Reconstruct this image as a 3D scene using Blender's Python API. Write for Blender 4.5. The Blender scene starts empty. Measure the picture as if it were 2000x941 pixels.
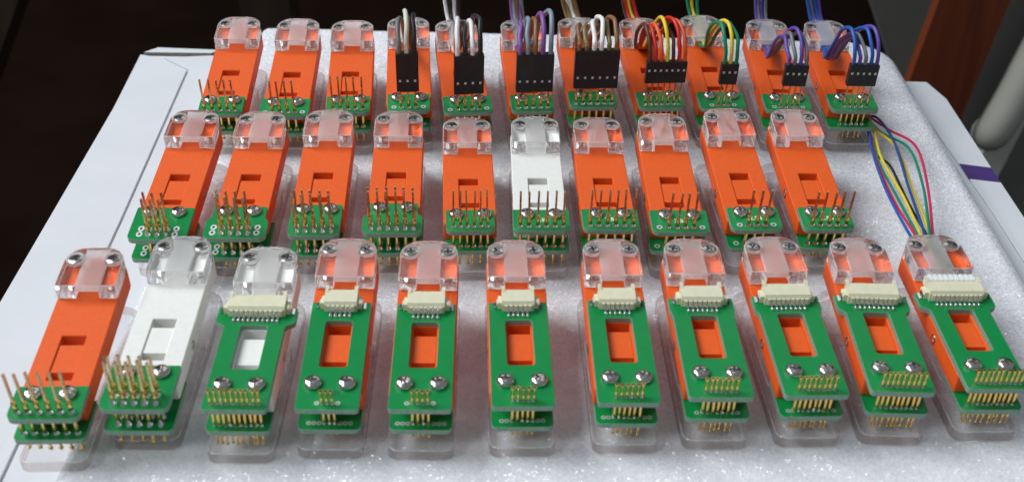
import bpy, bmesh, math, random
from mathutils import Vector, Matrix
from mathutils.geometry import tessellate_polygon

random.seed(7)
S = 0.001                       # everything below is written in millimetres
R = math.radians
scn = bpy.context.scene
col = scn.collection

# ------------------------------------------------------------------ camera
cam_d = bpy.data.cameras.new('camera')
cam = bpy.data.objects.new('camera', cam_d)
col.objects.link(cam)
right = Vector((0.99971063, 0.01357283, 0.01986029))
up = Vector((-0.0240552, 0.56407354, 0.82537409))
fwd = Vector((0.0, 0.825613, -0.56423681))
m = Matrix.Identity(4)
for i in range(3):
    m[i][0], m[i][1], m[i][2] = right[i], up[i], -fwd[i]
m[0][3], m[1][3], m[2][3] = 0, 0, 206.06 * S
cam.matrix_world = m
cam_d.sensor_width = 36
cam_d.lens = 36 * 2271.75 / 2000
cam_d.clip_start, cam_d.clip_end = 0.01, 50
cam_d.dof.use_dof = True
cam_d.dof.focus_distance = 0.375
cam_d.dof.aperture_fstop = 20
scn.camera = cam

# ------------------------------------------------------------------ world, lamps, exposure
world = bpy.data.worlds.new('World')
scn.world = world
world.use_nodes = True
bg = world.node_tree.nodes['Background']
bg.inputs[0].default_value = (0.80, 0.88, 1.0, 1)
bg.inputs[1].default_value = 0.25

def area(name, loc, target, sx, sy, power, colour):
    d = bpy.data.lights.new(name, 'AREA')
    d.shape, d.size, d.size_y, d.energy, d.color = 'RECTANGLE', sx, sy, power, colour
    o = bpy.data.objects.new(name, d)
    col.objects.link(o)
    o.location = Vector(loc)
    o.rotation_euler = (Vector(target) - Vector(loc)).to_track_quat('-Z', 'Y').to_euler()
    return o
area('window_light', (-1.65, 0.72, 1.95), (0, 0.33, 0), 1.4, 1.4, 64, (0.93, 0.965, 1.0))
area('front_window_light', (-1.25, -0.75, 1.35), (0.0, 0.30, 0), 0.5, 0.6, 11, (0.95, 0.97, 1.0))
area('rear_window_light', (0.15, 2.10, 1.55), (0.0, 0.33, 0), 1.7, 0.9, 5, (0.94, 0.97, 1.0))

scn.view_settings.view_transform = 'Standard'
scn.view_settings.look = 'None'
scn.view_settings.exposure = 0
scn.view_settings.gamma = 1
scn.view_settings.use_curve_mapping = False
cy = scn.cycles
cy.use_denoising = True
cy.max_bounces, cy.transmission_bounces, cy.glossy_bounces, cy.diffuse_bounces = 28, 28, 8, 4
cy.transparent_max_bounces = 12
cy.caustics_refractive = True
cy.caustics_reflective = True
cy.sample_clamp_indirect = 20
cy.blur_glossy = 0.0

# ------------------------------------------------------------------ materials
MATS = {}
def mat(name, colour, rough=0.5, metal=0.0, spec=0.5, vary=0.0, vscale=300, bump=0.0, bscale=2000,
        trans=0.0, ior=1.49, coat=0.0, sss=0.0, rvary=0.0):
    if name in MATS:
        return MATS[name]
    ma = bpy.data.materials.new(name)
    ma.use_nodes = True
    nt = ma.node_tree
    N, L = nt.nodes, nt.links
    b = N['Principled BSDF']
    b.inputs['Base Color'].default_value = (*colour, 1)
    b.inputs['Roughness'].default_value = rough
    b.inputs['Metallic'].default_value = metal
    b.inputs['Specular IOR Level'].default_value = spec
    b.inputs['Transmission Weight'].default_value = trans
    b.inputs['IOR'].default_value = ior
    b.inputs['Coat Weight'].default_value = coat
    b.inputs['Coat Roughness'].default_value = 0.08
    tc = N.new('ShaderNodeTexCoord')
    if vary > 0 or rvary > 0:
        nz = N.new('ShaderNodeTexNoise')
        nz.inputs['Scale'].default_value = vscale
        nz.inputs['Detail'].default_value = 4
        L.new(tc.outputs['Object'], nz.inputs['Vector'])
        if vary > 0:
            rp = N.new('ShaderNodeValToRGB')
            rp.color_ramp.elements[0].position = 0.3
            rp.color_ramp.elements[1].position = 0.7
            rp.color_ramp.elements[0].color = (*[c * (1 - vary) for c in colour], 1)
            rp.color_ramp.elements[1].color = (*[min(1, c * (1 + vary)) for c in colour], 1)
            L.new(nz.outputs['Fac'], rp.inputs['Fac'])
            L.new(rp.outputs['Color'], b.inputs['Base Color'])
        if rvary > 0:
            mr = N.new('ShaderNodeMapRange')
            mr.inputs['To Min'].default_value = max(0, rough - rvary)
            mr.inputs['To Max'].default_value = rough + rvary
            L.new(nz.outputs['Fac'], mr.inputs['Value'])
            L.new(mr.outputs['Result'], b.inputs['Roughness'])
    if bump > 0:
        n2 = N.new('ShaderNodeTexNoise')
        n2.inputs['Scale'].default_value = bscale
        n2.inputs['Detail'].default_value = 3
        L.new(tc.outputs['Object'], n2.inputs['Vector'])
        bp = N.new('ShaderNodeBump')
        bp.inputs['Strength'].default_value = bump
        bp.inputs['Distance'].default_value = 0.0002
        L.new(n2.outputs['Fac'], bp.inputs['Height'])
        L.new(bp.outputs['Normal'], b.inputs['Normal'])
    MATS[name] = ma
    return ma

ORANGE = mat('orange_nylon', (0.78, 0.105, 0.010), 0.55, vary=0.05, vscale=900, bump=0.22, bscale=5000, spec=0.35)
WHITE = mat('white_nylon', (0.80, 0.80, 0.75), 0.55, vary=0.03, vscale=600, bump=0.3, bscale=5000, spec=0.35)
GREEN = mat('green_solder_mask', (0.0, 0.225, 0.050), 0.36, vary=0.06, vscale=250, bump=0.05, bscale=900, coat=0.05, spec=0.25)
FR4 = mat('board_edge', (0.19, 0.31, 0.23), 0.6, vary=0.25, vscale=2500)
GOLD = mat('gold_plate', (0.80, 0.55, 0.19), 0.24, metal=1, vary=0.12, vscale=900, rvary=0.08)
TAIL = mat('pin_tail_reflected_brown', (0.58, 0.39, 0.20), 0.28, metal=1, vary=0.2, vscale=1200, rvary=0.08)  # brown colour stands in for orange and dark surroundings mirrored in the tails
DARKHOLE = mat('hole_dark', (0.02, 0.02, 0.015), 0.7, vary=0.2, vscale=900)  # dark colour stands for the shade inside pad holes and open tubes
TIN = mat('solder_tin', (0.70, 0.70, 0.68), 0.20, metal=1, vary=0.15, vscale=1200, rvary=0.1)
PADM = mat('tinned_pad', (0.70, 0.70, 0.68), 0.55, metal=0.6, vary=0.1, vscale=1500)
STEEL = mat('nickel_screw', (0.58, 0.56, 0.53), 0.22, metal=1, vary=0.08, vscale=700, rvary=0.08)
CAPSTEEL = mat('satin_screw', (0.52, 0.50, 0.47), 0.24, metal=1, vary=0.1, vscale=700, rvary=0.08)
CREAM = mat('cream_plastic', (0.70, 0.68, 0.48), 0.45, vary=0.05, vscale=500, bump=0.1)
PLUGW = mat('white_plug_plastic', (0.80, 0.82, 0.82), 0.4, vary=0.03, vscale=500, bump=0.1)
BLACK = mat('black_plastic', (0.010, 0.009, 0.009), 0.45, vary=0.3, vscale=600, bump=0.15, bscale=3000)
SILK = mat('silkscreen_ink', (0.78, 0.84, 0.55), 0.5, vary=0.15, vscale=3000)
INK = mat('dark_ink', (0.004, 0.09, 0.03), 0.5, vary=0.15, vscale=3000)
CARD = mat('white_card', (0.64, 0.665, 0.69), 0.55, vary=0.025, vscale=60, bump=0.06, bscale=900, spec=0.3)
CARDEDGE = mat('card_edge', (0.20, 0.19, 0.16), 0.8, vary=0.3, vscale=900, bump=0.5, bscale=800)
PURPLE = mat('purple_ink', (0.055, 0.022, 0.16), 0.5, vary=0.1, vscale=200)
ACRYLG = mat('clear_acrylic_glass', (0.99, 0.985, 0.985), 0.0, trans=1.0, ior=1.47, spec=0.5)
def acrylic_mix(name, tint, ior, gloss_rough, haze, haze_col):
    "see-through plastic: clear body, surface reflection, and scattering for milled or sawn faces and painted bright edges"
    ma = bpy.data.materials.new(name); ma.use_nodes = True
    N, L = ma.node_tree.nodes, ma.node_tree.links
    N.remove(N['Principled BSDF'])
    tr = N.new('ShaderNodeBsdfTransparent'); tr.inputs[0].default_value = (*tint, 1)
    gl = N.new('ShaderNodeBsdfGlossy'); gl.inputs['Roughness'].default_value = gloss_rough
    lw = N.new('ShaderNodeLayerWeight'); lw.inputs['Blend'].default_value = 0.5
    p5 = N.new('ShaderNodeMath'); p5.operation = 'POWER'; p5.inputs[1].default_value = 5
    L.new(lw.outputs['Facing'], p5.inputs[0])
    f0 = ((ior - 1) / (ior + 1)) ** 2
    fr = N.new('ShaderNodeMath'); fr.operation = 'MULTIPLY_ADD'; fr.inputs[1].default_value = 1 - f0; fr.inputs[2].default_value = f0
    L.new(p5.outputs[0], fr.inputs[0])
    m1 = N.new('ShaderNodeMixShader')
    L.new(fr.outputs[0], m1.inputs[0]); L.new(tr.outputs[0], m1.inputs[1]); L.new(gl.outputs[0], m1.inputs[2])
    df = N.new('ShaderNodeBsdfDiffuse'); df.inputs[0].default_value = (*haze_col, 1)
    tl = N.new('ShaderNodeBsdfTranslucent'); tl.inputs[0].default_value = (*haze_col, 1)
    m2 = N.new('ShaderNodeMixShader'); m2.inputs[0].default_value = 0.5
    L.new(df.outputs[0], m2.inputs[1]); L.new(tl.outputs[0], m2.inputs[2])
    tc = N.new('ShaderNodeTexCoord'); nz = N.new('ShaderNodeTexNoise'); nz.inputs['Scale'].default_value = 500; nz.inputs['Detail'].default_value = 4
    L.new(tc.outputs['Object'], nz.inputs['Vector'])
    mr = N.new('ShaderNodeMapRange'); mr.inputs['From Min'].default_value = 0.3; mr.inputs['From Max'].default_value = 0.7
    mr.inputs['To Min'].default_value = haze * 0.6; mr.inputs['To Max'].default_value = haze * 1.4
    L.new(nz.outputs['Fac'], mr.inputs['Value'])
    m3 = N.new('ShaderNodeMixShader')
    L.new(mr.outputs['Result'], m3.inputs[0]); L.new(m1.outputs[0], m3.inputs[1]); L.new(m2.outputs[0], m3.inputs[2])
    L.new(m3.outputs[0], N['Material Output'].inputs['Surface'])
    return ma
def frosted(name, rough, haze):
    ma = bpy.data.materials.new(name); ma.use_nodes = True
    N, L = ma.node_tree.nodes, ma.node_tree.links
    b = N['Principled BSDF']
    b.inputs['Base Color'].default_value = (0.98, 0.98, 0.98, 1); b.inputs['Roughness'].default_value = rough
    b.inputs['Transmission Weight'].default_value = 1; b.inputs['IOR'].default_value = 1.47
    tc = N.new('ShaderNodeTexCoord'); nz = N.new('ShaderNodeTexNoise'); nz.inputs['Scale'].default_value = 350; nz.inputs['Detail'].default_value = 5
    L.new(tc.outputs['Object'], nz.inputs['Vector'])
    mr = N.new('ShaderNodeMapRange'); mr.inputs['From Min'].default_value = 0.3; mr.inputs['From Max'].default_value = 0.7
    mr.inputs['To Min'].default_value = haze * 0.8; mr.inputs['To Max'].default_value = haze * 1.2
    L.new(nz.outputs['Fac'], mr.inputs['Value'])
    df = N.new('ShaderNodeBsdfDiffuse'); df.inputs[0].default_value = (0.9, 0.9, 0.9, 1)
    tl = N.new('ShaderNodeBsdfTranslucent'); tl.inputs[0].default_value = (0.9, 0.9, 0.9, 1)
    m2 = N.new('ShaderNodeMixShader'); m2.inputs[0].default_value = 0.5
    L.new(df.outputs[0], m2.inputs[1]); L.new(tl.outputs[0], m2.inputs[2])
    m3 = N.new('ShaderNodeMixShader')
    L.new(mr.outputs['Result'], m3.inputs[0]); L.new(b.outputs[0], m3.inputs[1]); L.new(m2.outputs[0], m3.inputs[2])
    L.new(m3.outputs[0], N['Material Output'].inputs['Surface'])
    return ma
FROST = frosted('frosted_acrylic', 0.35, 0.62)
FROSTL = frosted('milled_acrylic', 0.25, 0.6)
ACRYL = acrylic_mix('clear_acrylic', (0.985, 0.98, 0.98), 1.49, 0.015, 0.02, (0.9, 0.9, 0.9))
CUT = frosted('cut_acrylic', 0.04, 0.17)
SHEET = acrylic_mix('acrylic_sheet', (0.995, 0.992, 0.992), 1.49, 0.02, 0.02, (0.8, 0.8, 0.8))
EDGE = acrylic_mix('lit_acrylic_edge', (0.95, 0.94, 0.94), 1.6, 0.12, 0.5, (0.92, 0.92, 0.93))  # white haze paints in the light that acrylic pipes to its edges
SAWNSHADE = acrylic_mix('sawn_acrylic_side_shade', (0.78, 0.72, 0.71), 1.6, 0.03, 0.08, (0.78, 0.74, 0.73))  # cut sides; mauve tint paints in the darker orange reflections inside the plate

def foam_material():
    ma = bpy.data.materials.new('expanded_foam')
    ma.use_nodes = True
    N, L = ma.node_tree.nodes, ma.node_tree.links
    b = N['Principled BSDF']
    tc = N.new('ShaderNodeTexCoord')
    nz = N.new('ShaderNodeTexNoise'); nz.inputs['Scale'].default_value = 420; nz.inputs['Detail'].default_value = 5
    L.new(tc.outputs['Object'], nz.inputs['Vector'])
    rp = N.new('ShaderNodeValToRGB')
    rp.color_ramp.elements[0].position, rp.color_ramp.elements[1].position = 0.32, 0.68
    rp.color_ramp.elements[0].color = (0.78, 0.795, 0.83, 1)
    rp.color_ramp.elements[1].color = (0.86, 0.875, 0.91, 1)
    L.new(nz.outputs['Fac'], rp.inputs['Fac'])
    L.new(rp.outputs['Color'], b.inputs['Base Color'])
    # small closed cells: each facet tilts its own way, so a few of them flash
    vo = N.new('ShaderNodeTexVoronoi'); vo.inputs['Scale'].default_value = 2100; vo.feature = 'F1'
    L.new(tc.outputs['Object'], vo.inputs['Vector'])
    geo = N.new('ShaderNodeNewGeometry')
    sub = N.new('ShaderNodeVectorMath'); sub.operation = 'SUBTRACT'; sub.inputs[1].default_value = (0.5, 0.5, 0.5)
    L.new(vo.outputs['Color'], sub.inputs[0])
    sc = N.new('ShaderNodeVectorMath'); sc.operation = 'SCALE'; sc.inputs['Scale'].default_value = 1.25
    L.new(sub.outputs[0], sc.inputs[0])
    ad = N.new('ShaderNodeVectorMath'); ad.operation = 'ADD'
    L.new(geo.outputs['Normal'], ad.inputs[0]); L.new(sc.outputs[0], ad.inputs[1])
    nm = N.new('ShaderNodeVectorMath'); nm.operation = 'NORMALIZE'
    L.new(ad.outputs[0], nm.inputs[0])
    b.inputs['Roughness'].default_value = 0.9
    b.inputs['Specular IOR Level'].default_value = 0.2
    b.inputs['Coat Weight'].default_value = 1.0
    b.inputs['Coat Roughness'].default_value = 0.09
    L.new(nm.outputs[0], b.inputs['Coat Normal'])
    bp = N.new('ShaderNodeBump'); bp.inputs['Strength'].default_value = 0.5; bp.inputs['Distance'].default_value = 0.0003
    n3 = N.new('ShaderNodeTexNoise'); n3.inputs['Scale'].default_value = 1150; n3.inputs['Detail'].default_value = 2
    L.new(tc.outputs['Object'], n3.inputs['Vector'])
    L.new(n3.outputs['Fac'], bp.inputs['Height']); L.new(bp.outputs['Normal'], b.inputs['Normal'])
    return ma
FOAM = foam_material()

def wood_material(name, c0, c1, scale):
    ma = bpy.data.materials.new(name)
    ma.use_nodes = True
    N, L = ma.node_tree.nodes, ma.node_tree.links
    b = N['Principled BSDF']; b.inputs['Roughness'].default_value = 0.5
    tc = N.new('ShaderNodeTexCoord'); mp = N.new('ShaderNodeMapping'); mp.inputs['Scale'].default_value = (scale, scale, scale * 0.12)
    L.new(tc.outputs['Object'], mp.inputs['Vector'])
    nz = N.new('ShaderNodeTexNoise'); nz.inputs['Scale'].default_value = 1; nz.inputs['Detail'].default_value = 6; nz.inputs['Distortion'].default_value = 1.2
    L.new(mp.outputs['Vector'], nz.inputs['Vector'])
    rp = N.new('ShaderNodeValToRGB'); rp.color_ramp.elements[0].position, rp.color_ramp.elements[1].position = 0.35, 0.7
    rp.color_ramp.elements[0].color, rp.color_ramp.elements[1].color = (*c0, 1), (*c1, 1)
    L.new(nz.outputs['Fac'], rp.inputs['Fac']); L.new(rp.outputs['Color'], b.inputs['Base Color'])
    return ma
WOOD = wood_material('reddish_wood', (0.12, 0.022, 0.006), (0.19, 0.040, 0.010), 60)
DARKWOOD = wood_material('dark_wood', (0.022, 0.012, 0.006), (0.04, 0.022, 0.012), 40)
FLOORM = mat('dark_floor', (0.0075, 0.0036, 0.002), 0.95, spec=0.05, vary=0.3, vscale=8, bump=0.1, bscale=60)
GREYW = mat('grey_panel_paint', (0.13, 0.13, 0.115), 0.7, vary=0.08, vscale=20, bump=0.1, bscale=200)
CREAMP = mat('cream_paint', (0.46, 0.46, 0.40), 0.45, vary=0.08, vscale=20, bump=0.1, bscale=100)

WIRE = {}
def wire_mat(k):
    c = dict(grey=(0.16, 0.16, 0.16), white=(0.78, 0.78, 0.75), ivory=(0.66, 0.64, 0.50), black=(0.018, 0.018, 0.02), purple=(0.22, 0.085, 0.30),
             slate=(0.22, 0.28, 0.34), brown=(0.24, 0.115, 0.045), olive=(0.21, 0.155, 0.055), darkbrown=(0.085, 0.032, 0.022),
             red=(0.62, 0.02, 0.015), orange=(0.75, 0.11, 0.03), yellow=(0.75, 0.58, 0.03), green=(0.0, 0.23, 0.115),
             violet=(0.11, 0.07, 0.36), blue=(0.015, 0.10, 0.42), grey2=(0.17, 0.18, 0.22), pink=(0.66, 0.02, 0.10), navy=(0.02, 0.07, 0.24))[k]
    return mat('wire_' + k, c, 0.38, vary=0.05, vscale=300, bump=0.05, bscale=800, spec=0.45)

# ------------------------------------------------------------------ mesh helpers
class MB:
    def __init__(s):
        s.v, s.f, s.m = [], [], []
        s.mi = 0
    def add(s, vs, fs, mi=None):
        o = len(s.v)
        s.v += [tuple(p) for p in vs]
        s.f += [tuple(i + o for i in f) for f in fs]
        s.m += [s.mi if mi is None else mi] * len(fs)
        return s
    def box(s, x0, x1, y0, y1, z0, z1, c=0.0, mi=None):
        return s.plate([(x0, y0), (x1, y0), (x1, y1), (x0, y1)], z0, z1, c=c, mi=mi)
    def plate(s, outer, z0, z1, holes=(), c=0.0, mi=None, side=None, edge=None):
        mi = s.mi if mi is None else mi
        side = mi if side is None else side
        loops = [outer] + list(holes)
        def ring(loop, d, sgn):
            if d == 0: return list(loop)
            n, out = len(loop), []
            ar = sum(loop[i][0] * loop[(i + 1) % n][1] - loop[(i + 1) % n][0] * loop[i][1] for i in range(n))
            sg = (1 if ar > 0 else -1) * sgn
            for i in range(n):
                a, b, e = Vector(loop[i - 1]), Vector(loop[i]), Vector(loop[(i + 1) % n])
                d1, d2 = (b - a).normalized(), (e - b).normalized()
                n1, n2 = Vector((-d1.y, d1.x)), Vector((-d2.y, d2.x))
                k = n1 + n2
                k = k / max(0.3, 1 + n1.dot(n2))
                out.append((b.x + k.x * d * sg, b.y + k.y * d * sg))
            return out
        lv = [(z0, c), (z0 + c, 0), (z1 - c, 0), (z1, c)] if c > 0 else [(z0, 0), (z1, 0)]
        for li, loop in enumerate(loops):
            sgn = 1 if li == 0 else -1
            rings = [[(x, y, z) for x, y in ring(loop, d, sgn)] for z, d in lv]
            vs = [p for r_ in rings for p in r_]
            n = len(loop)
            fs = [(k * n + i, k * n + (i + 1) % n, (k + 1) * n + (i + 1) % n, (k + 1) * n + i) for k in range(len(lv) - 1) for i in range(n)]
            if edge is not None and c > 0:          # chamfers with a material of their own
                s.add(vs, fs[:n] + fs[2 * n:], edge); s.add(vs, fs[n:2 * n], side)
            else:
                s.add(vs, fs, side)
        for z, d in (lv[0], lv[-1]):
            rr = [ring(l, d, 1 if i == 0 else -1) for i, l in enumerate(loops)]
            pts = [(x, y, z) for l in rr for x, y in l]
            if len(loops) == 1 and len(outer) <= 4:
                s.add(pts, [tuple(range(len(pts)))], mi)
            else:
                tri = tessellate_polygon([[Vector((x, y, 0)) for x, y in l] for l in rr])
                s.add(pts, [tuple(t) for t in tri], mi)
        return s
    def lathe(s, prof, n=12, cx=0, cy=0, mi=None, rot=0):
        vs, fs = [], []
        for r_, z in prof:
            for i in range(n):
                a = rot + 2 * math.pi * i / n
                vs.append((cx + r_ * math.cos(a), cy + r_ * math.sin(a), z))
        for k in range(len(prof) - 1):
            for i in range(n):
                fs.append((k * n + i, k * n + (i + 1) % n, (k + 1) * n + (i + 1) % n, (k + 1) * n + i))
        fs.append(tuple(range(n)))
        fs.append(tuple((len(prof) - 1) * n + i for i in range(n)))
        return s.add(vs, fs, mi)
    def tube(s, pts, r, n=8, mi=None):
        pts = [Vector(p) for p in pts]
        vs, fs = [], []
        ref = Vector((1, 0, 0))
        for k, p in enumerate(pts):
            t = (pts[min(k + 1, len(pts) - 1)] - pts[max(k - 1, 0)]).normalized()
            a = (ref - t * ref.dot(t))
            if a.length < 1e-3: a = Vector((0, 0, 1)) - t * t.z
            a.normalize(); ref = a
            b = t.cross(a)
            for i in range(n):
                q = 2 * math.pi * i / n
                vs.append(p + (a * math.cos(q) + b * math.sin(q)) * r)
        for k in range(len(pts) - 1):
            for i in range(n):
                fs.append((k * n + i, k * n + (i + 1) % n, (k + 1) * n + (i + 1) % n, (k + 1) * n + i))
        fs.append(tuple(range(n)))
        fs.append(tuple((len(pts) - 1) * n + i for i in range(n)))
        return s.add(vs, fs, mi)
    def mesh(s, name, mats, smooth=35):
        me = bpy.data.meshes.new(name)
        me.from_pydata([(x * S, y * S, z * S) for x, y, z in s.v], [], s.f)
        for ma in mats: me.materials.append(ma)
        for p, k in zip(me.polygons, s.m): p.material_index = k
        bm = bmesh.new(); bm.from_mesh(me)
        bmesh.ops.remove_doubles(bm, verts=bm.verts, dist=1e-6)
        bmesh.ops.recalc_face_normals(bm, faces=bm.faces)
        bm.to_mesh(me); bm.free()
        if smooth:
            me.polygons.foreach_set('use_smooth', [True] * len(me.polygons))
            me.set_sharp_from_angle(angle=R(smooth))
        me.update()
        return me

def rrect(x0, x1, y0, y1, r, n=5):
    "counter-clockwise rounded rectangle, radii bl, br, tr, tl"
    if not isinstance(r, (tuple, list)): r = (r,) * 4
    out = []
    for (cx, cy, a0, rr) in ((x0, y0, 180, r[0]), (x1, y0, 270, r[1]), (x1, y1, 0, r[2]), (x0, y1, 90, r[3])):
        if rr == 0:
            out.append((cx, cy)); continue
        px = cx + (rr if cx == x0 else -rr); py = cy + (rr if cy == y0 else -rr)
        for k in range(n + 1):
            a = R(a0 + 90 * k / n)
            out.append((px + rr * math.cos(a), py + rr * math.sin(a)))
    return out

def spline(pts, k=7):
    P = [Vector(p) for p in pts]
    P = [P[0] * 2 - P[1]] + P + [P[-1] * 2 - P[-2]]
    out = []
    for i in range(1, len(P) - 2):
        for j in range(k):
            t = j / k
            a, b, c, d = P[i - 1], P[i], P[i + 1], P[i + 2]
            out.append(0.5 * ((2 * b) + (c - a) * t + (2 * a - 5 * b + 4 * c - d) * t * t + (3 * b - a - 3 * c + d) * t ** 3))
    out.append(P[-2])
    return out

def ob(name, data, parent=None, mw=None):
    o = bpy.data.objects.new(name, data)
    col.objects.link(o)
    if parent is not None: o.parent = parent
    if mw is not None: o.matrix_local = mw
    return o
def tag(o, label, cat, group=None):
    o['label'] = label; o['category'] = cat
    if group: o['group'] = group
    return o
def T(x, y, z): return Matrix.Translation((x * S, y * S, z * S))

def boolean(base, cutters):
    "base / cutters: meshes. Returns the difference as a new mesh (worked out at 1000 times the size, for precision)."
    for k in [base] + cutters: k.transform(Matrix.Scale(1 / S, 4))
    bo = bpy.data.objects.new('tmp', base); col.objects.link(bo)
    cs = []
    for k in cutters:
        c = bpy.data.objects.new('cut', k); col.objects.link(c); cs.append(c)
        md = bo.modifiers.new('b', 'BOOLEAN'); md.operation = 'DIFFERENCE'; md.solver = 'EXACT'; md.object = c
        md.material_mode = 'TRANSFER'
    dg = bpy.context.evaluated_depsgraph_get()
    me = bpy.data.meshes.new_from_object(bo.evaluated_get(dg))
    for o in [bo] + cs: bpy.data.objects.remove(o)
    me.transform(Matrix.Scale(S, 4))
    return me
def sharpen(me, a=35):
    me.polygons.foreach_set('use_smooth', [True] * len(me.polygons))
    me.set_sharp_from_angle(angle=R(a))
    return me

# ------------------------------------------------------------------ setting: floor, dark room behind
fl = MB().box(-3000, 3000, -2500, 3000, -520, -500).mesh('floor', [FLOORM])
o = ob('floor', fl); o['kind'] = 'structure'
bw = MB().box(-3000, 3000, 2600, 2640, -500, 2200).mesh('back_wall', [FLOORM])
o = ob('back_wall', bw); o['kind'] = 'structure'

def slab(name, pts, th, ma, label, cat):
    "upright four-sided panel given by its front corners, with thickness away from the camera"
    mb = MB()
    back = [(x, y + th, z) for x, y, z in pts]
    mb.add(list(pts) + back, [(0, 1, 2, 3), (4, 5, 6, 7), (0, 1, 5, 4), (1, 2, 6, 5), (2, 3, 7, 6), (3, 0, 4, 7)])
    return tag(ob(name, mb.mesh(name, [ma], smooth=0)), label, cat)
slab('wooden_post', [(235, 700, -345), (278, 700, -345), (331, 700, 60), (285, 700, 60)], 10, WOOD,
     'slanted reddish brown wooden post behind the right rear corner of the box', 'post')
slab('grey_panel', [(375, 780, -360), (520, 780, -360), (520, 780, 120), (132, 780, 120)], 15, GREYW,
     'dull grey panel standing behind the wooden post', 'panel')
slab('pale_strip', [(330, 745, -275), (352, 745, -275), (400, 745, -20), (386, 745, -20)], 10, CREAMP,
     'narrow pale strip behind the cream bar at the right edge', 'strip')
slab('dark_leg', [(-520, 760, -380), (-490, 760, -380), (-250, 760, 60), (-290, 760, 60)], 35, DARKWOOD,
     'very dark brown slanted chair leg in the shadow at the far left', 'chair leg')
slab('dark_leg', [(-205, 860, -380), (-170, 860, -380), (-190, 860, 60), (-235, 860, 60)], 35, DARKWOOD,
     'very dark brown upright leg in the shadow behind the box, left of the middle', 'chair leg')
# pale round bar with a turned-under foot
pts = spline([(370, 700, 20), (356, 700, -40), (343, 700, -100), (334, 700, -142), (329, 700, -162), (327, 703, -174), (330, 714, -182)], 6)
tb_ = MB().tube(pts, 12.5, 16).mesh('pale_bar', [CREAMP])
tag(ob('pale_bar', tb_), 'pale cream rounded bar leaning behind the purple striped box edge', 'bar')

# ------------------------------------------------------------------ cardboard box under the foam
ZB = -12.0
box = ob('cardboard_box', None); box.location = (0, 0.28, (ZB - 70) * S)
tag(box, 'white cardboard box with a purple stripe, lying under the foam sheet', 'box')
def bp(name, mesh):
    return ob(name, mesh, box, Matrix.Translation((0, -0.28, -(ZB - 70) * S)))
outline = [(-151, 60), (182, 60), (178, 364), (177.5, 430), (173.5, 446), (-132, 455), (-161.5, 454.5), (-158.5, 405)]
bp('body', MB().plate(outline, ZB - 70, ZB - 1.0, c=0.4).mesh('body', [CARD]))
bp('side_flap', MB().plate([(-150.6, 61), (-122.7, 61), (-132.2, 325), (-137.6, 440), (-150.6, 450.4), (-160.8, 453.6), (-158, 405)], ZB - 0.99, ZB, c=0.15).mesh('side_flap', [CARD]))
bp('lid_panel', MB().plate([(-121.9, 61), (174, 61), (167.6, 345), (162.0, 445.2), (-131, 454.3), (-150, 451.4), (-136.8, 440.4), (-131.4, 325)], ZB - 0.98, ZB - 0.1, c=0.15).mesh('lid_panel', [CARD]))
bp('side_flap', MB().plate([(174.6, 61), (181.6, 61), (177.7, 364), (177.2, 430), (173.2, 445.2), (162.5, 445.4), (168.1, 345)], ZB - 0.99, ZB, c=0.15).mesh('side_flap', [CARD]))
bp('rear_flap', MB().plate([(-160, 455.2), (-131, 455.8), (-128, 459.5), (-155, 460.5)], ZB - 3, ZB + 0.2, c=0.2, side=1).mesh('rear_flap', [CARD, CARDEDGE]))
bp('purple_stripe', MB().plate([(166.4, 366.4), (177.55, 364.3), (177.45, 374.8), (166.2, 377.2)], ZB + 0.01, ZB + 0.06).mesh('purple_stripe', [PURPLE]))

# ------------------------------------------------------------------ foam sheet
def foam():
    x0, x1, y0, y1 = -110.5, 159, 150, 463
    cx, cyy, hx, hy = (x0 + x1) / 2, (y0 + y1) / 2, (x1 - x0) / 2, (y1 - y0) / 2
    rad, er = 22, 7.0
    def sd(x, y):
        rr = rad if x > cx else 5
        qx, qy = abs(x - cx) - hx + rr, abs(y - cyy) - hy + rr
        return min(max(qx, qy), 0) + math.hypot(max(qx, 0), max(qy, 0)) - rr
    st = 1.5
    nx, ny = int((x1 - x0) / st) + 3, int((y1 - y0) / st) + 3
    vs = []
    rnd = random.Random(3)
    for j in range(ny):
        for i in range(nx):
            x, y = x0 - st + i * st, y0 - st + j * st
            d = sd(x, y)
            if d > 0:
                e = 0.5
                gx, gy = (sd(x + e, y) - sd(x - e, y)), (sd(x, y + e) - sd(x, y - e))
                g = math.hypot(gx, gy) or 1
                x -= gx / g * d; y -= gy / g * d
                z = ZB + 0.05
            else:
                k = min(er, -d)
                z = -(er - math.sqrt(max(0, er * er - (er - k) ** 2)))
                z += 0.10 * math.sin(x * 0.11 + 1.3) * math.cos(y * 0.09) - 0.26 + rnd.uniform(-0.03, 0.03)
            vs.append((x, y, z))
    fs = [(j * nx + i, j * nx + i + 1, (j + 1) * nx + i + 1, (j + 1) * nx + i) for j in range(ny - 1) for i in range(nx - 1)]
    me = bpy.data.meshes.new('foam_sheet')
    me.from_pydata([(a * S, b * S, c * S) for a, b, c in vs], [], fs)
    me.materials.append(FOAM)
    me.polygons.foreach_set('use_smooth', [True] * len(fs))
    return tag(ob('foam_sheet', me), 'sheet of white packing foam with glittering cells under all the clips', 'foam sheet')
foam()

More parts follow.
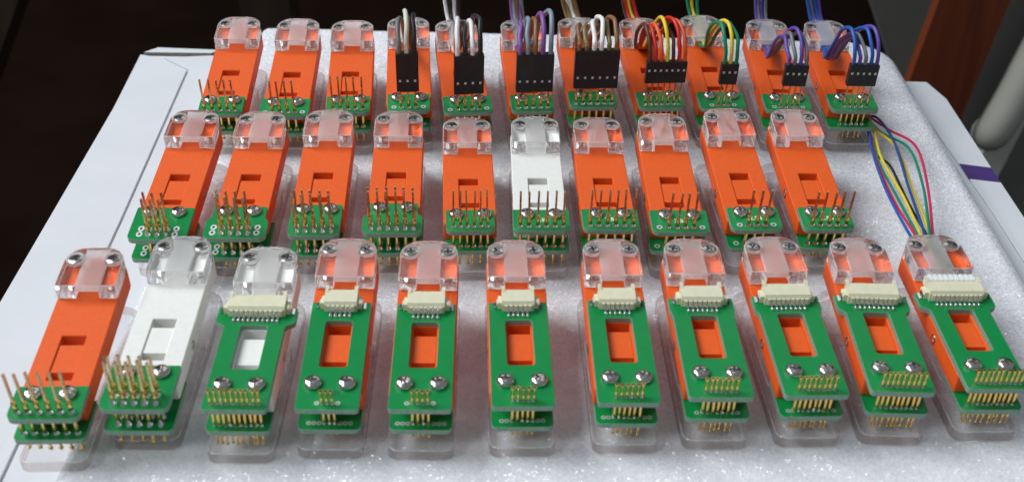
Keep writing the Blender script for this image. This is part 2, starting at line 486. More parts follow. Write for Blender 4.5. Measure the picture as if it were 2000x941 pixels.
# ------------------------------------------------------------------ clip parts (lever frame: u across, v to the rear, w up; origin on the lever top below the block's front edge)
TB, TL, TP, TK = 3.4, 5.6, 1.6, 4.65      # base plate, lever, circuit board, acrylic block thickness
VREAR, VFRONT = 15.6, -37.6
LEVER = {}
for k, ma in (('orange', ORANGE), ('white', WHITE)):
    slot = rrect(-3.03, 3.03, -29.3, -13.85, 0.15, 2)
    LEVER[k] = MB().plate(rrect(-7.95, 7.95, VFRONT, VREAR, (0.6, 0.6, 5.6, 5.6), 8), -TL, 0, holes=[slot], c=0.22).mesh('lever', [ma])
BASE = MB().plate(rrect(-8.2, 8.2, -44.6, 16.6, (2.6, 2.6, 5.6, 5.6), 7), 0.02, TB, c=0.24, side=1, edge=2).mesh('base_plate', [SHEET, SAWNSHADE, EDGE])

RISER = MB().plate(rrect(-8.0, 8.0, -30.4, -9.5, 0.8, 3), TB + 0.03, 8.0, c=0.2, side=1, edge=2).mesh('riser_block', [SHEET, SHEET, EDGE])

blk = MB().plate(rrect(-7.8, 7.8, 0, VREAR, (0.3, 0.3, 5.6, 5.6), 8), 0.02, TK, c=0.17, side=3, edge=1).mesh('thumb_block', [ACRYLG, FROST, FROSTL, CUT])  # frosted chamfers paint bright edge lines on the block
chan = MB().box(-3.15, 3.15, -2, VREAR + 2, -1, 2.55, mi=0).mesh('c', [FROST])
cuts = [chan]
for sx in (-5.03, 5.03):
    cuts.append(MB().lathe([(1.62, -1), (1.62, 2.4)], 20, sx, 11.25).mesh('c', [ACRYLG]))
    cuts.append(MB().lathe([(2.45, 2.3), (2.45, TK + 1)], 24, sx, 11.25).mesh('c', [FROSTL]))
BLOCK = sharpen(boolean(blk, cuts))
BLOCK.name = 'thumb_block'

def phillips(prof, depth, z_top, arm=1.32, th=0.72, n=24, ma=None):
    head = MB().lathe(prof, n).mesh('screw', [ma or STEEL])
    c1 = MB().box(-arm, arm, -th / 2, th / 2, z_top - depth, z_top + 1).mesh('c', [ma or STEEL])
    c2 = MB().box(-th / 2, th / 2, -arm, arm, z_top - depth, z_top + 1).mesh('c', [ma or STEEL])
    return sharpen(boolean(head, [c1, c2]), 40)
# pan head screw of the boards
PAN = phillips([(1.3, -0.5), (1.3, 0.0), (2.22, 0.0), (2.26, 0.25), (2.2, 0.75), (1.98, 1.2), (1.6, 1.48), (1.0, 1.64), (0.4, 1.68)], 1.1, 1.66)
# cheese head screw of the acrylic block with its shank
CAP = phillips([(1.4, -2.8), (1.4, 0.0), (2.02, 0.0), (2.05, 0.1), (2.05, 1.3), (1.92, 1.52), (1.4, 1.68), (0.6, 1.74)], 1.0, 1.7, arm=1.25, ma=CAPSTEEL)
PIVOT = MB().lathe([(0.75, -7.6), (0.8, -8.2), (1.3, -8.2), (1.42, -8.08), (1.42, 8.08), (1.3, 8.2), (0.8, 8.2), (0.75, 7.6)], 16).mesh('pivot_pin', [STEEL])

def joint_mesh(r0, h, n=10, drop=False):
    mb = MB()
    prof = [(r0, 0), (r0 * 0.93, h * 0.12), (r0 * 0.72, h * 0.42), (r0 * 0.56, h * 0.75), (r0 * 0.45, h)]
    mb.lathe(prof, n)
    if drop:                                  # drop shaped pad: pointed towards the camera
        mb.v = [(x, y * (1.55 if y < 0 else 1.0) - 0.0, z) for x, y, z in mb.v]
    return mb.mesh('solder_joint', [TIN], 60)
JOINT = {'big': joint_mesh(0.95, 1.25), 'mid': joint_mesh(0.80, 1.1), 'small': joint_mesh(0.58, 0.95), 'drop': joint_mesh(0.90, 1.5, 12, True)}
def pad_mesh(r0, r1, drop=False):
    mb = MB()
    n = 16
    vs = [(r * math.cos(2 * math.pi * i / n), r * math.sin(2 * math.pi * i / n), z) for r, z in ((r0, 0.0), (r0, 0.09), (r1, 0.09), (r1, 0.02)) for i in range(n)]
    if drop: vs = [(x, y * (1.5 if y < 0 else 1.15), z) for x, y, z in vs]
    mb.add(vs, [(k * n + i, k * n + (i + 1) % n, (k + 1) * n + (i + 1) % n, (k + 1) * n + i) for k in range(3) for i in range(n)], 0)
    mb.add(vs[3 * n:], [tuple(range(n))], 1)
    return mb.mesh('solder_pad', [PADM, DARKHOLE], 40)
PAD = {'big': pad_mesh(0.88, 0.42), 'mid': pad_mesh(0.78, 0.40), 'small': pad_mesh(0.56, 0.30), 'drop': pad_mesh(0.90, 0.42, True)}

def text_mesh(txt, size, ma):
    cu = bpy.data.curves.new('t', 'FONT')
    cu.body, cu.size, cu.align_x, cu.align_y, cu.extrude = txt, size * S, 'CENTER', 'CENTER', 0.00002
    cu.offset = 0.00005
    o = bpy.data.objects.new('t', cu); col.objects.link(o)
    dg = bpy.context.evaluated_depsgraph_get(); dg.update()
    me = bpy.data.meshes.new_from_object(o.evaluated_get(dg))
    bpy.data.objects.remove(o)
    me.name = 'lettering'
    me.materials.clear(); me.materials.append(ma)
    return me
TXT = {'2.54': text_mesh('2.54', 2.3, SILK), '1.27': text_mesh('1.27', 2.0, INK), '2.0': text_mesh('2.0', 1.9, SILK)}

def connector(n):
    hb = (n - 1) * 1.25 / 2 + 1.75
    mb = MB()
    z0 = TP + 0.02
    # body: a shell, sloping slightly at the top front edge
    prof = [(-5.4, z0), (-10.35, z0), (-10.35, z0 + 2.2), (-9.7, z0 + 3.0), (-5.4, z0 + 3.15)]
    vs = [(s * hb, y, z) for s in (-1, 1) for y, z in prof]
    k = len(prof)
    mb.add(vs, [tuple(range(k)), tuple(range(k, 2 * k))] + [(i, (i + 1) % k, k + (i + 1) % k, k + i) for i in range(k)])
    for s in (-1, 1):
        a, b = sorted((s * hb, s * (hb - 0.9)))
        mb.add([(x, y, z) for x in (a, b) for y, z in ((-5.6, z0 + 2.9), (-4.6, z0 + 3.1), (-4.5, z0 + 3.75), (-5.3, z0 + 3.6), (-6.3, z0 + 3.15))],
               [tuple(range(5)), tuple(range(5, 10))] + [(i, (i + 1) % 5, 5 + (i + 1) % 5, 5 + i) for i in range(5)])
        a, b = sorted((s * (hb - 0.01), s * (hb + 1.15)))
        mb.box(a, b, -9.6, -8.0, z0, z0 + 2.3, c=0.12)
        a, b = sorted((s * (hb - 0.01), s * (hb + 0.95)))
        mb.box(a, b, -7.99, -5.9, z0, z0 + 1.5, c=0.12)
    for i in range(n + 1):                                  # ribs on the front face, one between every two contacts
        x = (i - n / 2) * 1.25
        mb.box(x - 0.43, x + 0.43, -10.80, -10.3, z0 + 0.25, z0 + 2.25, c=0.05)
    c = mb.mesh('connector', [CREAM])
    return c, hb
CONTACT = MB()
CONTACT.add([(x, y, z) for x in (-0.25, 0.25) for y, z in ((-10.4, TP + 0.85), (-10.9, TP + 0.8), (-11.3, TP + 0.42), (-12.6, TP + 0.32), (-12.6, TP + 0.03), (-10.4, TP + 0.03))],
            [tuple(range(6)), tuple(range(6, 12))] + [(i, (i + 1) % 6, 6 + (i + 1) % 6, 6 + i) for i in range(6)])
CONTACT.lathe([(0.52, TP + 0.01), (0.46, TP + 0.35), (0.28, TP + 0.68), (0.1, TP + 0.76)], 8, 0, -12.3)
CONTACT.box(-0.13, 0.13, -10.52, -10.36, TP + 0.8, TP + 2.05)
CONTACT = CONTACT.mesh('contact', [TIN], 50)
TAB = MB()
TAB.add([(x, y, z) for y in (-9.4, -7.2) for x, z in ((0, TP + 1.5), (0.22, TP + 1.5), (0.45, TP + 0.35), (1.05, TP + 0.12), (1.05, TP + 0.02), (0, TP + 0.02))],
        [tuple(range(6)), tuple(range(6, 12))] + [(i, (i + 1) % 6, 6 + (i + 1) % 6, 6 + i) for i in range(6)])
TAB = TAB.mesh('solder_tab', [TIN], 50)

def pin_mesh(kind, tip, rnd):
    "spring pin along w through both boards, tip = w of its lowest point"
    mb = MB()
    if kind == 'long':                           # wide pitch: crimped receptacle and a long tail
        mb.lathe([(0.10, tip), (0.50, tip + 0.12), (0.58, tip + 0.42), (0.50, tip + 0.75), (0.36, tip + 0.85), (0.36, min(-TL - TP - 0.6, tip + 2.6)),
                  (0.62, min(-TL - TP - 0.5, tip + 2.7)), (0.64, TP + 1.6), (0.70, TP + 1.75), (0.64, TP + 1.9), (0.56, TP + 2.3), (0.64, TP + 2.5), (0.55, TP + 2.8), (0.63, TP + 3.0),
                  (0.52, TP + 3.3), (0.60, TP + 3.5), (0.46, TP + 3.75), (0.36, TP + 4.1), (0.33, TP + 5.0)], 10)
        top = 14.4 + rnd.uniform(-0.35, 0.35)
        mb.lathe([(0.40, TP + 4.2), (0.41, top - 0.15), (0.34, top)], 4, rot=R(45), mi=2)
    elif kind == 'mid':                          # 2 mm pitch
        mb.lathe([(0.10, tip), (0.42, tip + 0.12), (0.48, tip + 0.4), (0.40, tip + 0.7), (0.30, tip + 0.8), (0.30, min(-TL - TP - 0.6, tip + 2.6)),
                  (0.50, min(-TL - TP - 0.5, tip + 2.7)), (0.50, TP + 1.7), (0.55, TP + 1.85), (0.50, TP + 2.0), (0.44, TP + 2.5), (0.50, TP + 2.7), (0.43, TP + 3.2), (0.5, TP + 3.5), (0.36, TP + 4.0), (0.28, TP + 5.0)], 10)
        top = 14.4 + rnd.uniform(-0.35, 0.35)
        mb.lathe([(0.34, TP + 4.2), (0.35, top - 0.15), (0.29, top)], 4, rot=R(45), mi=2)
    else:                                        # fine pitch: open tube above the board
        mb.lathe([(0.10, tip), (0.34, tip + 0.1), (0.42, tip + 0.35), (0.36, tip + 0.6), (0.25, tip + 0.7), (0.25, min(-TL - TP - 0.5, tip + 2.2)), (0.42, min(-TL - TP - 0.4, tip + 2.3)),
                  (0.42, TP + 1.9), (0.37, TP + 2.1), (0.42, TP + 2.3), (0.42, 5.6), (0.49, 5.8), (0.49, 6.05), (0.34, 6.05), (0.34, 5.0)], 10)
        mb.m[-1] = 1
    return mb.mesh('pin', [GOLD, DARKHOLE, TAIL], 40)

POSE = {
'F1': (-111.3, 242.8, 3.14, 5.02, 18.43), 'F2': (-90.0, 250.9, 1.59, 3.19, 17.75), 'F3': (-65.8, 247.1, 1.25, 2.71, 17.57),
'F4': (-44.3, 249.3, 1.31, 6.12, 18.84), 'F5': (-22.2, 249.7, 1.49, 5.25, 18.52), 'F6': (1.5, 251.5, 2.88, 4.90, 18.38),
'F7': (27.7, 253.5, 2.06, 4.48, 18.23), 'F8': (50.3, 255.7, 1.95, 3.15, 17.74), 'F9': (73.0, 257.4, 3.13, 3.57, 17.89),
'F10': (96.8, 258.9, -0.21, 2.25, 17.40), 'F11': (119.2, 261.1, 2.14, 2.58, 17.52),
'M1': (-103.7, 322.5, 1.46, 4.90, 18.39), 'M2': (-82.1, 323.7, 2.10, 4.00, 18.05), 'M3': (-60.1, 325.8, 2.87, 4.08, 18.08),
'M4': (-37.5, 327.3, 3.06, 2.88, 17.64), 'M5': (-15.0, 324.4, 3.81, 2.47, 17.48), 'M6': (7.0, 325.7, 2.28, 3.04, 17.69),
'M7': (27.4, 326.8, 2.43, 2.47, 17.48), 'M8': (48.5, 327.8, 1.83, 4.90, 18.39), 'M9': (70.5, 330.9, 3.15, 6.45, 18.96),
'M10': (92.7, 331.8, 2.29, 6.20, 18.87),
'B1': (-103.7, 394.7, 3.29, 7.11, 19.21), 'B2': (-81.5, 394.4, 2.93, 7.13, 19.21), 'B3': (-61.2, 396.5, 4.97, 5.15, 18.48),
'B4': (-40.4, 399.6, 4.82, 6.00, 18.79), 'B5': (-21.8, 398.7, 7.89, 5.56, 18.63), 'B6': (2.4, 400.9, 5.31, 5.22, 18.51),
'B7': (24.1, 404.8, 4.56, 4.76, 18.34), 'B8': (47.7, 405.5, 5.04, 4.90, 18.39), 'B9': (70.7, 407.2, 3.46, 6.70, 19.05),
'B10': (95.7, 406.2, 0.43, 5.60, 18.65), 'B11': (118.4, 407.3, 1.35, 4.98, 18.42)}

# key: body colour, board kind, pins per row, rows, free pads per side (upper, lower), pitch, half width, step, lettering
SPEC = {
'F1': ('orange', 'short', 6, 1, 0, 0, 2.54, 8.5, 0, None), 'F2': ('white', 'short', 5, 2, 0, 0, 2.54, 8.3, 0, None),
'F3': ('white', 'window', 10, 1, 0, 0, 1.27, 7.75, 10.2, None), 'F4': ('orange', 'window', 3, 1, 1, 3, 1.27, 7.65, 0, '1.27'),
'F5': ('orange', 'window', 4, 1, 1, 3, 1.27, 7.65, 0, '1.27'), 'F6': ('orange', 'window', 5, 1, 0, 2, 1.27, 7.65, 0, '1.27'),
'F7': ('orange', 'window', 6, 1, 0, 2, 1.27, 7.65, 0, None), 'F8': ('orange', 'window', 7, 1, 0, 1, 1.27, 8.0, 8.6, None),
'F9': ('orange', 'window', 8, 1, 0, 1, 1.27, 8.0, 9.0, None), 'F10': ('orange', 'window', 9, 1, 0, 0, 1.27, 7.9, 9.7, None),
'F11': ('orange', 'window', 10, 1, 0, 0, 1.27, 7.9, 10.3, None),
'M1': ('orange', 'short', 3, 2, 1, 1, 2.54, 8.4, 0, None), 'M2': ('orange', 'short', 4, 2, 1, 1, 2.54, 7.8, 9.05, None),
'M3': ('orange', 'short', 5, 2, 0, 0, 2.54, 7.5, 0, None), 'M4': ('orange', 'short', 6, 2, 0, 0, 2.54, 7.25, 8.75, None),
'M5': ('orange', 'short', 6, 1, 0, 0, 2.0, 7.2, 0, None), 'M6': ('white', 'short', 6, 1, 0, 0, 2.54, 8.4, 0, '2.54'),
'M7': ('orange', 'short', 6, 1, 0, 0, 2.54, 8.35, 0, '2.54'), 'M8': ('orange', 'short', 4, 1, 1, 1, 2.54, 8.55, 0, '2.54'),
'M9': ('orange', 'short', 3, 1, 1, 1, 2.54, 7.7, 0, '2.54'), 'M10': ('orange', 'short', 5, 1, 0, 0, 2.54, 7.7, 0, '2.54'),
'B1': ('orange', 'short', 5, 1, 0, 0, 2.54, 7.5, 0, None), 'B2': ('orange', 'short', 4, 1, 1, 1, 2.54, 8.5, 0, None),
'B3': ('orange', 'short', 5, 1, 0, 0, 2.54, 7.5, 0, None), 'B4': ('orange', 'short', 3, 1, 1, 1, 2.54, 7.4, 0, None),
'B5': ('orange', 'short', 4, 1, 1, 1, 2.54, 8.5, 0, None), 'B6': ('orange', 'short', 5, 1, 0, 0, 2.54, 7.5, 0, None),
'B7': ('orange', 'short', 6, 1, 0, 0, 2.54, 8.4, 0, None), 'B8': ('orange', 'short', 7, 1, 0, 0, 2.0, 8.1, 0, None),
'B9': ('orange', 'short', 3, 1, 1, 1, 2.0, 8.2, 0, None), 'B10': ('orange', 'short', 4, 1, 1, 1, 2.0, 8.2, 0, None),
'B11': ('orange', 'short', 5, 1, 0, 0, 2.0, 8.3, 0, None)}

LABEL = {
'F1': 'orange test clip with one row of six long gold pins, at the front left corner',
'F2': 'white test clip with a dense double row of ten long pins in the front row',
'F3': 'white test clip with a windowed green board and a wide cream connector',
'F4': 'orange test clip in the front row with three short pins on a windowed green board',
'F5': 'orange test clip in the front row with four short pins on a windowed green board',
'F6': 'orange test clip in the front row with five short pins on a windowed green board',
'F7': 'orange test clip in the front row with six short pins on a windowed green board',
'F8': 'orange test clip in the front row with seven short pins on a windowed board',
'F9': 'orange test clip in the front row with eight short pins, third from right',
'F10': 'orange front-row test clip next to the wired one, with an empty wide connector',
'F11': 'orange test clip at the front right with coloured wires plugged into its cream connector',
'M1': 'leftmost orange test clip of the middle row, with six long pins in two rows',
'M2': 'second orange test clip of the middle row, eight long pins on a stepped green board',
'M3': 'third orange test clip of the middle row, ten long pins in two rows',
'M4': 'fourth orange test clip of the middle row, double row of six pins on stepped board',
'M5': 'orange test clip left of the white one in the middle row, six closely spaced pins',
'M6': 'white test clip in the middle of the middle row with six long pins',
'M7': 'orange test clip just right of the white one in the middle row, six long pins',
'M8': 'orange test clip in the middle row with four long pins, third from the right',
'M9': 'orange test clip in the middle row with only three long pins, second from the right',
'M10': 'rightmost orange test clip of the middle row with five long leaning pins',
'B1': 'leftmost orange test clip of the back row with five bare pins, beside the box flap',
'B2': 'orange test clip in the back row with four bare pins and no cable',
'B3': 'orange back-row test clip with five bare pins, next to the first cabled clip',
'B4': 'orange test clip in the back row under the grey, white and black three-wire cable',
'B5': 'orange test clip in the back row under the black and white four-wire cable',
'B6': 'orange test clip in the back row under the purple, brown and slate blue cable',
'B7': 'orange test clip in the back row under the brown and white six-wire cable',
'B8': 'orange test clip in the back row under the red, orange and yellow seven-wire cable',
'B9': 'orange test clip in the back row under the green and yellow three-wire cable',
'B10': 'orange test clip in the back row under the violet and grey four-wire cable',
'B11': 'orange test clip at the right back end, under the blue and violet cable'}
GROUP = {'F': 'test clips in the front row', 'M': 'test clips in the middle row', 'B': 'test clips in the back row'}

CONN = {}
LMAT = {}
def build_clip(key):
    x, y, yaw, al, H = POSE[key]
    colour, kind, n, rows, pu, pl, pitch, hw, step, txt = SPEC[key]
    rnd = random.Random(key)
    root = ob('test_clip', None)
    root.empty_display_size = 0.005
    root.location = (x * S, y * S, 0); root.rotation_euler = (0, 0, R(yaw))
    tag(root, LABEL[key], 'test clip', GROUP[key[0]])
    M = T(0, 0, H) @ Matrix.Rotation(R(al), 4, 'X')
    LMAT[key] = (root, M)
    ob('base_plate', BASE, root)
    ob('riser_block', RISER, root)
    ob('lever', LEVER[colour], root, M)
    # post that carries the lever: rises from the base plate into the slot
    mb = MB()
    Mi = M.inverted()
    vs = []
    for vv in (-16.9, -26.4):
        for uu in (-2.93, 2.93):
            top = M @ Vector((uu * S, vv * S, -0.45 * S))
            vs += [(top.x / S, top.y / S, top.z / S), (top.x / S, top.y / S, TB + 0.02)]
    mb.add(vs, [(0, 2, 6, 4), (1, 3, 7, 5), (0, 1, 3, 2), (4, 5, 7, 6), (0, 1, 5, 4), (2, 3, 7, 6)])
    ob('pivot_post', mb.mesh('pivot_post', [ORANGE if colour == 'orange' else WHITE], 0), root)
    ob('pivot_pin', PIVOT, root, M @ T(0, -20.2, -3.2) @ Matrix.Rotation(R(90), 4, 'Y'))
    ob('thumb_block', BLOCK, root, M)
    for sx in (-5.03, 5.03):
        ob('block_screw', CAP, root, M @ T(sx, 11.25, 2.82) @ Matrix.Rotation(rnd.uniform(0, 6), 4, 'Z'))
    # boards
    vf = -43.5 if rows == 1 else -48.0
    vs_ = [-41.2] if rows == 1 else [-45.5, -42.95]
    if kind == 'window':
        vs_ = [-41.9]; vf = -43.9
        win = rrect(-3.5, 3.5, -30.0, -13.7, 0.8, 3)
        if step:
            e = step
            out = rrect(-hw, hw, vf, -20, (0.9, 0.9, 0, 0), 3)[:-2] + [(hw, -14.3), (hw + 0.25 * (e - hw), -13.6), (e - 0.3, -12.7), (e, -12.1), (e, -7.1), (e - 0.3, -6.8), (-e + 0.3, -6.8), (-e, -7.1), (-e, -12.1), (-e + 0.3, -12.7), (-hw - 0.25 * (e - hw), -13.6), (-hw, -14.3)]
        else:
            out = rrect(-hw, hw, vf, -6.85, (0.9, 0.9, 0.4, 0.4), 3)
        up_b = MB().plate(out, 0.02, TP, holes=[win], c=0.06, side=1).mesh('upper_board', [GREEN, FR4])
    else:
        if step:
            e = step
            out = rrect(-e, e, vf, -39.8, (2.2, 2.2, 0, 0), 5)[:-2] + [(e, -40.3), (e - 0.35, -39.5), (hw + 0.3, -38.8), (hw, -38.0), (hw, -33.2), (hw - 0.3, -32.9), (-hw + 0.3, -32.9), (-hw, -33.2), (-hw, -38.0), (-hw - 0.3, -38.8), (-e + 0.35, -39.5), (-e, -40.3)]
        else:
            out = rrect(-hw, hw, vf, -32.9, (2.1, 2.1, 0.4, 0.4), 5)
        up_b = MB().plate(out, 0.02, TP, c=0.06, side=1).mesh('upper_board', [GREEN, FR4])
    lw = max(hw, step if kind == 'short' else hw)
    lo_b = MB().plate(rrect(-lw, lw, vf, -31.0, (1.5, 1.5, 0.5, 0.5), 4), -TL - TP, -TL - 0.02, c=0.06, side=1).mesh('lower_board', [GREEN, FR4])
    bu = ob('upper_board', up_b, root, M)
    bl = ob('lower_board', lo_b, root, M)
    for sx in (-4.12, 4.12):
        ob('board_screw', PAN, root, M @ T(sx, -35.7, TP + 0.01) @ Matrix.Rotation(rnd.uniform(0, 6), 4, 'Z'))
    # pins with their solder joints
    pk = 'long' if pitch > 2.3 else ('mid' if pitch > 1.9 else 'fine')
    jk = ('drop' if rows == 2 else 'big') if pk == 'long' else ('mid' if pk == 'mid' else 'small')
    for vv in vs_:
        zt = (M @ Vector((0, vv * S, 0))).z / S
        tip = -(zt - TB - 0.12) / math.cos(R(al))
        if kind == 'window' and n in (3, 4, 5): tip += 1.0
        pm = pin_mesh(pk, tip, rnd)
        for i in range(n):
            u = (i - (n - 1) / 2) * pitch
            lean = Matrix.Rotation(R(rnd.gauss(0, 0.7)), 4, 'X') @ Matrix.Rotation(R(rnd.gauss(0, 0.7)), 4, 'Y')
            ob('pin', pm, root, M @ T(u, vv, 0) @ lean)
            for b, w in ((bu, TP + 0.005), (bl, -TL - 0.015)):
                ob('solder_joint', JOINT[jk], b, T(u + rnd.uniform(-.04, .04), vv + rnd.uniform(-.04, .04), w) @ Matrix.Rotation(rnd.uniform(-.15, .15), 4, 'Z'))
        for b, w, k in ((bu, TP + 0.005, pu), (bl, -TL - 0.015, pl)):
            for j in range(k):
                for s in (-1, 1):
                    u = s * ((n - 1) / 2 + 1 + j) * pitch
                    ob('solder_pad', PAD[jk], b, T(u, vv, w))
    if txt:
        ob('lettering', TXT[txt], bu, T(0.3 if txt == '2.54' else 1.2, -38.2 if txt == '2.54' else -38.6, TP + 0.03))
    if kind == 'window':
        n = {'F4': 5, 'F5': 6}.get(key, n)
        cm, hb = CONN[n] = CONN.get(n) or connector(n)
        c = ob('connector', cm, root, M)
        for i in range(n):
            ob('contact', CONTACT, c, T((i - (n - 1) / 2) * 1.25, 0, 0))
        for s in (-1, 1):
            ob('solder_tab', TAB, c, T(s * (hb + 1.16), 0, 0) @ (Matrix.Rotation(math.pi, 4, 'Z') @ T(0, 2 * 8.3, 0) if s < 0 else Matrix.Identity(4)))
    return root
for k in POSE: build_clip(k)

# ------------------------------------------------------------------ jumper cables on the back row
def cable(key, colours, pitch, w0, w1, depth, r, arch, exit_u, droop, label, side=0.0, dip=0.0):
    root0, M = LMAT[key]
    x, y, yaw, al, H = POSE[key]
    rnd = random.Random(key + 'c')
    n = len(colours)
    G = Matrix.Translation((x * S, y * S, 0)) @ Matrix.Rotation(R(yaw), 4, 'Z') @ M
    root = ob('jumper_cable', None)
    root.empty_display_size = 0.005
    root.matrix_world = G
    tag(root, label, 'cable', 'jumper cables on the back row')
    hw = n * pitch / 2
    mb = MB()
    d0, d1 = -41.2 - depth / 2, -41.2 + depth / 2
    mb.box(-hw + 0.03, hw - 0.03, d0, d1, w0, w1, c=0.12)
    for i in range(n):                      # collar at every wire entry and a raised rib between the cells
        u = (i - (n - 1) / 2) * pitch
        mb.box(u - pitch * 0.40, u + pitch * 0.40, d0 - 0.03, d0 + 0.06, w0 + 0.3, w1 - 0.4, c=0.03)
    hs = ob('housing', mb.mesh('housing', [BLACK]), root)
    cl = MB().box(-0.36, 0.36, -0.05, 0.05, -0.42, 0.42, c=0.02).mesh('contact_latch', [PADM])
    for i in range(n):
        u = (i - (n - 1) / 2) * pitch
        ob('contact_latch', cl, hs, T(u, d0 - 0.08, w0 + (w1 - w0) * (0.30 if w1 - w0 > 12 else 0.62)))
    for i, k in enumerate(colours):
        u = (i - (n - 1) / 2) * pitch
        f = (i / max(1, n - 1) - 0.5) * 2 if n > 1 else 0
        cu = f * min(2.2, 0.42 * n) ; cw = 1.05 + (0.5 if i % 2 else 0.0)
        A = arch + rnd.uniform(-1.9, 1.5) + 0.6 * f
        j = lambda a=0.75: rnd.uniform(-a, a)
        P = [(u, -41.2, w1 - 2), (u, -41.2, w1 + 1.5), (u + side * 0.1, -41.0, w1 + (A - w1) * 0.45), (u + side * .25 + j(.3), -38.6, A - 2.0), (u * 0.95 + side * .5 + j(), -34.0, A), (u * 0.85 + side * .8 + j(), -28.5, A - 2.0 - dip * .2),
             (u * 0.7 + side + j(), -22, A - (A - 2) * 0.30 - dip * .5), (u * 0.5 + side * .9 + j(), -14, 2 + (A - 2) * 0.36 - dip), (cu * 0.9 + side * .5, -6, 2.2 + (A - 2) * 0.07 + j(.4)), (cu, -0.5, cw), (cu, 8, cw), (cu, 15.5, cw)]
        if droop:
            P += [(cu, 20, cw - 0.5), (cu * 1.2, 27, -5), (cu * 1.6 + j(), 35, -13.5), (cu * 2 + j(), 43, -19.5)]
        else:
            eu = exit_u + f * 2.3 + j(.6)
            P += [(cu + (eu - cu) * .15, 18.5, cw + 0.9), (cu + (eu - cu) * .5, 21.5, 6 + j()), (eu, 23 + j(), 16), (eu * 1.25 + j(1), 24 + j(1), 36), (eu * 1.5 + f * 3, 30, 70), (eu * 1.6 + f * 4, 52, 105), (eu * 1.5 + f * 5, 95, 122)]
        ob('wire', MB().tube(spline(P, 7), r, 10).mesh('wire', [wire_mat(k)], 60), root)
    return root
cable('B4', ['grey', 'ivory', 'black'], 2.54, 8.6, 23.4, 2.5, 0.82, 33.5, 0, True, 'three-wire jumper cable, grey, white and black, on the fourth clip of the back row')
cable('B5', ['white', 'black', 'white', 'black'], 2.54, 8.4, 23.2, 2.5, 0.82, 31.2, -1.0, False, 'four-wire jumper cable of alternating white and black wires with tall black housing')
cable('B6', ['purple', 'slate', 'brown', 'purple', 'slate'], 2.54, 8.6, 23.0, 2.5, 0.82, 32, -1.5, False, 'five-wire jumper cable with purple, slate blue and brown wires')
cable('B7', ['brown', 'olive', 'white', 'white', 'olive', 'brown'], 2.54, 8.4, 23.0, 2.5, 0.80, 29, -4.0, False, 'six-wire jumper cable with white wires between brown and olive ones')
cable('B8', ['darkbrown', 'red', 'orange', 'yellow', 'darkbrown', 'red', 'orange'], 2.0, 10.8, 19.0, 2.2, 0.66, 29.5, -4.5, False, 'seven-wire jumper cable with red, orange, yellow and dark brown wires', side=-2.5, dip=2)
cable('B9', ['green', 'yellow', 'green'], 2.0, 10.8, 18.9, 2.2, 0.66, 30.5, -3.0, False, 'three-wire jumper cable of two green wires and a yellow one', side=-2.5, dip=3)
cable('B10', ['violet', 'grey2', 'violet', 'grey2'], 2.0, 10.8, 18.9, 2.2, 0.66, 27.2, -2.0, False, 'four-wire jumper cable of alternating violet and grey wires', side=-2.5, dip=5)
cable('B11', ['blue', 'violet', 'grey2', 'blue', 'violet'], 2.0, 10.6, 18.8, 2.2, 0.66, 27.8, -4.5, False, 'five-wire jumper cable of blue, violet and grey wires at the right end', side=-3.0, dip=6)

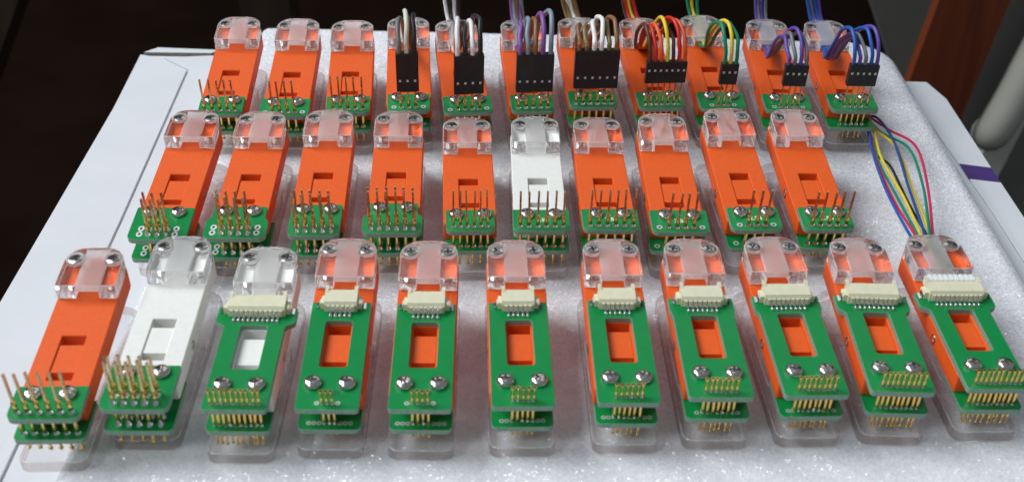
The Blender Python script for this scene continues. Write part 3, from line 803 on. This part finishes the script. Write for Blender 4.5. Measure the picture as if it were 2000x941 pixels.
# ------------------------------------------------------------------ coloured cable in the front right clip
def front_cable():
    x, y, yaw, al, H = POSE['F11']
    G = Matrix.Translation((x * S, y * S, 0)) @ Matrix.Rotation(R(yaw), 4, 'Z') @ LMAT['F11'][1]
    root = ob('wired_plug', None); root.empty_display_size = 0.005
    tag(root, 'white plug with nine loose coloured wires running back from the front right clip', 'cable')
    mb = MB()
    mb.box(-6.9, 6.9, -5.38, -3.2, TP + 0.5, TP + 3.0, c=0.12)
    for i in range(9):
        u = (i - 4) * 1.42
        mb.box(u - 0.55, u + 0.55, -5.6, -3.0, TP + 3.0, TP + 3.45, c=0.08)
    o = ob('plug', mb.mesh('plug', [PLUGW]), root); o.matrix_local = G
    W = [('blue', [(118.0, 288.8, 15), (119.8, 319.9, 11), (123.5, 351.7, 8), (128.3, 374.1, 6)]),
         ('pink', [(119.6, 288.8, 15), (120.7, 313.7, 11), (123.2, 344.7, 8), (126.8, 365.6, 6)]),
         ('green', [(120.3, 288.9, 15), (122.3, 313.8, 11), (123.7, 341.3, 8), (126.7, 363.4, 6)]),
         ('yellow', [(121.4, 288.9, 15), (124.4, 315.4, 11), (125.3, 344.8, 8), (128.6, 368.3, 6)]),
         ('navy', [(122.3, 289.0, 15.8), (127.0, 320.2, 12), (131.9, 355.0, 9), (131.6, 376.2, 7)]),
         ('black', [(123.4, 289.0, 14.5), (125.6, 314.0, 10), (127.6, 341.5, 7), (126.2, 355.3, 4.5)]),
         ('yellow', [(124.2, 289.0, 15), (128.4, 317.2, 11), (132.4, 352.1, 8), (129.7, 368.4, 6)]),
         ('green', [(124.0, 289.0, 15.8), (132.4, 322.0, 11), (136.6, 352.3, 8), (130.9, 367.3, 6)]),
         ('pink', [(125.2, 289.1, 15), (134.2, 323.7, 11), (139.4, 354.3, 8), (134.2, 369.4, 6)])]
    for i, (k, pts) in enumerate(W):
        f = i - 4
        loc = [(f * 1.42, -3.4, TP + 1.7), (f * 1.2, -1.6, 2.2), (f * 0.62, 0.4, 1.2 + 0.5 * (i % 2)), (f * 0.62, 8, 0.9 + 0.7 * (i % 2)), (f * 0.62, 15.6, 0.9 + 0.7 * (i % 2))]
        P = [tuple((G @ Vector((a * S, b * S, c * S))) / S) for a, b, c in loc]
        P += pts + [(127.5 + 0.15 * f, 381 + 0.6 * f, 5.2 + 0.15 * f), (123.5 + 0.2 * f, 394 + f, 5.4 + 0.12 * f)]
        ob('wire', MB().tube(spline(P, 8), 0.45, 9).mesh('wire', [wire_mat(k)], 60), root)
front_cable()
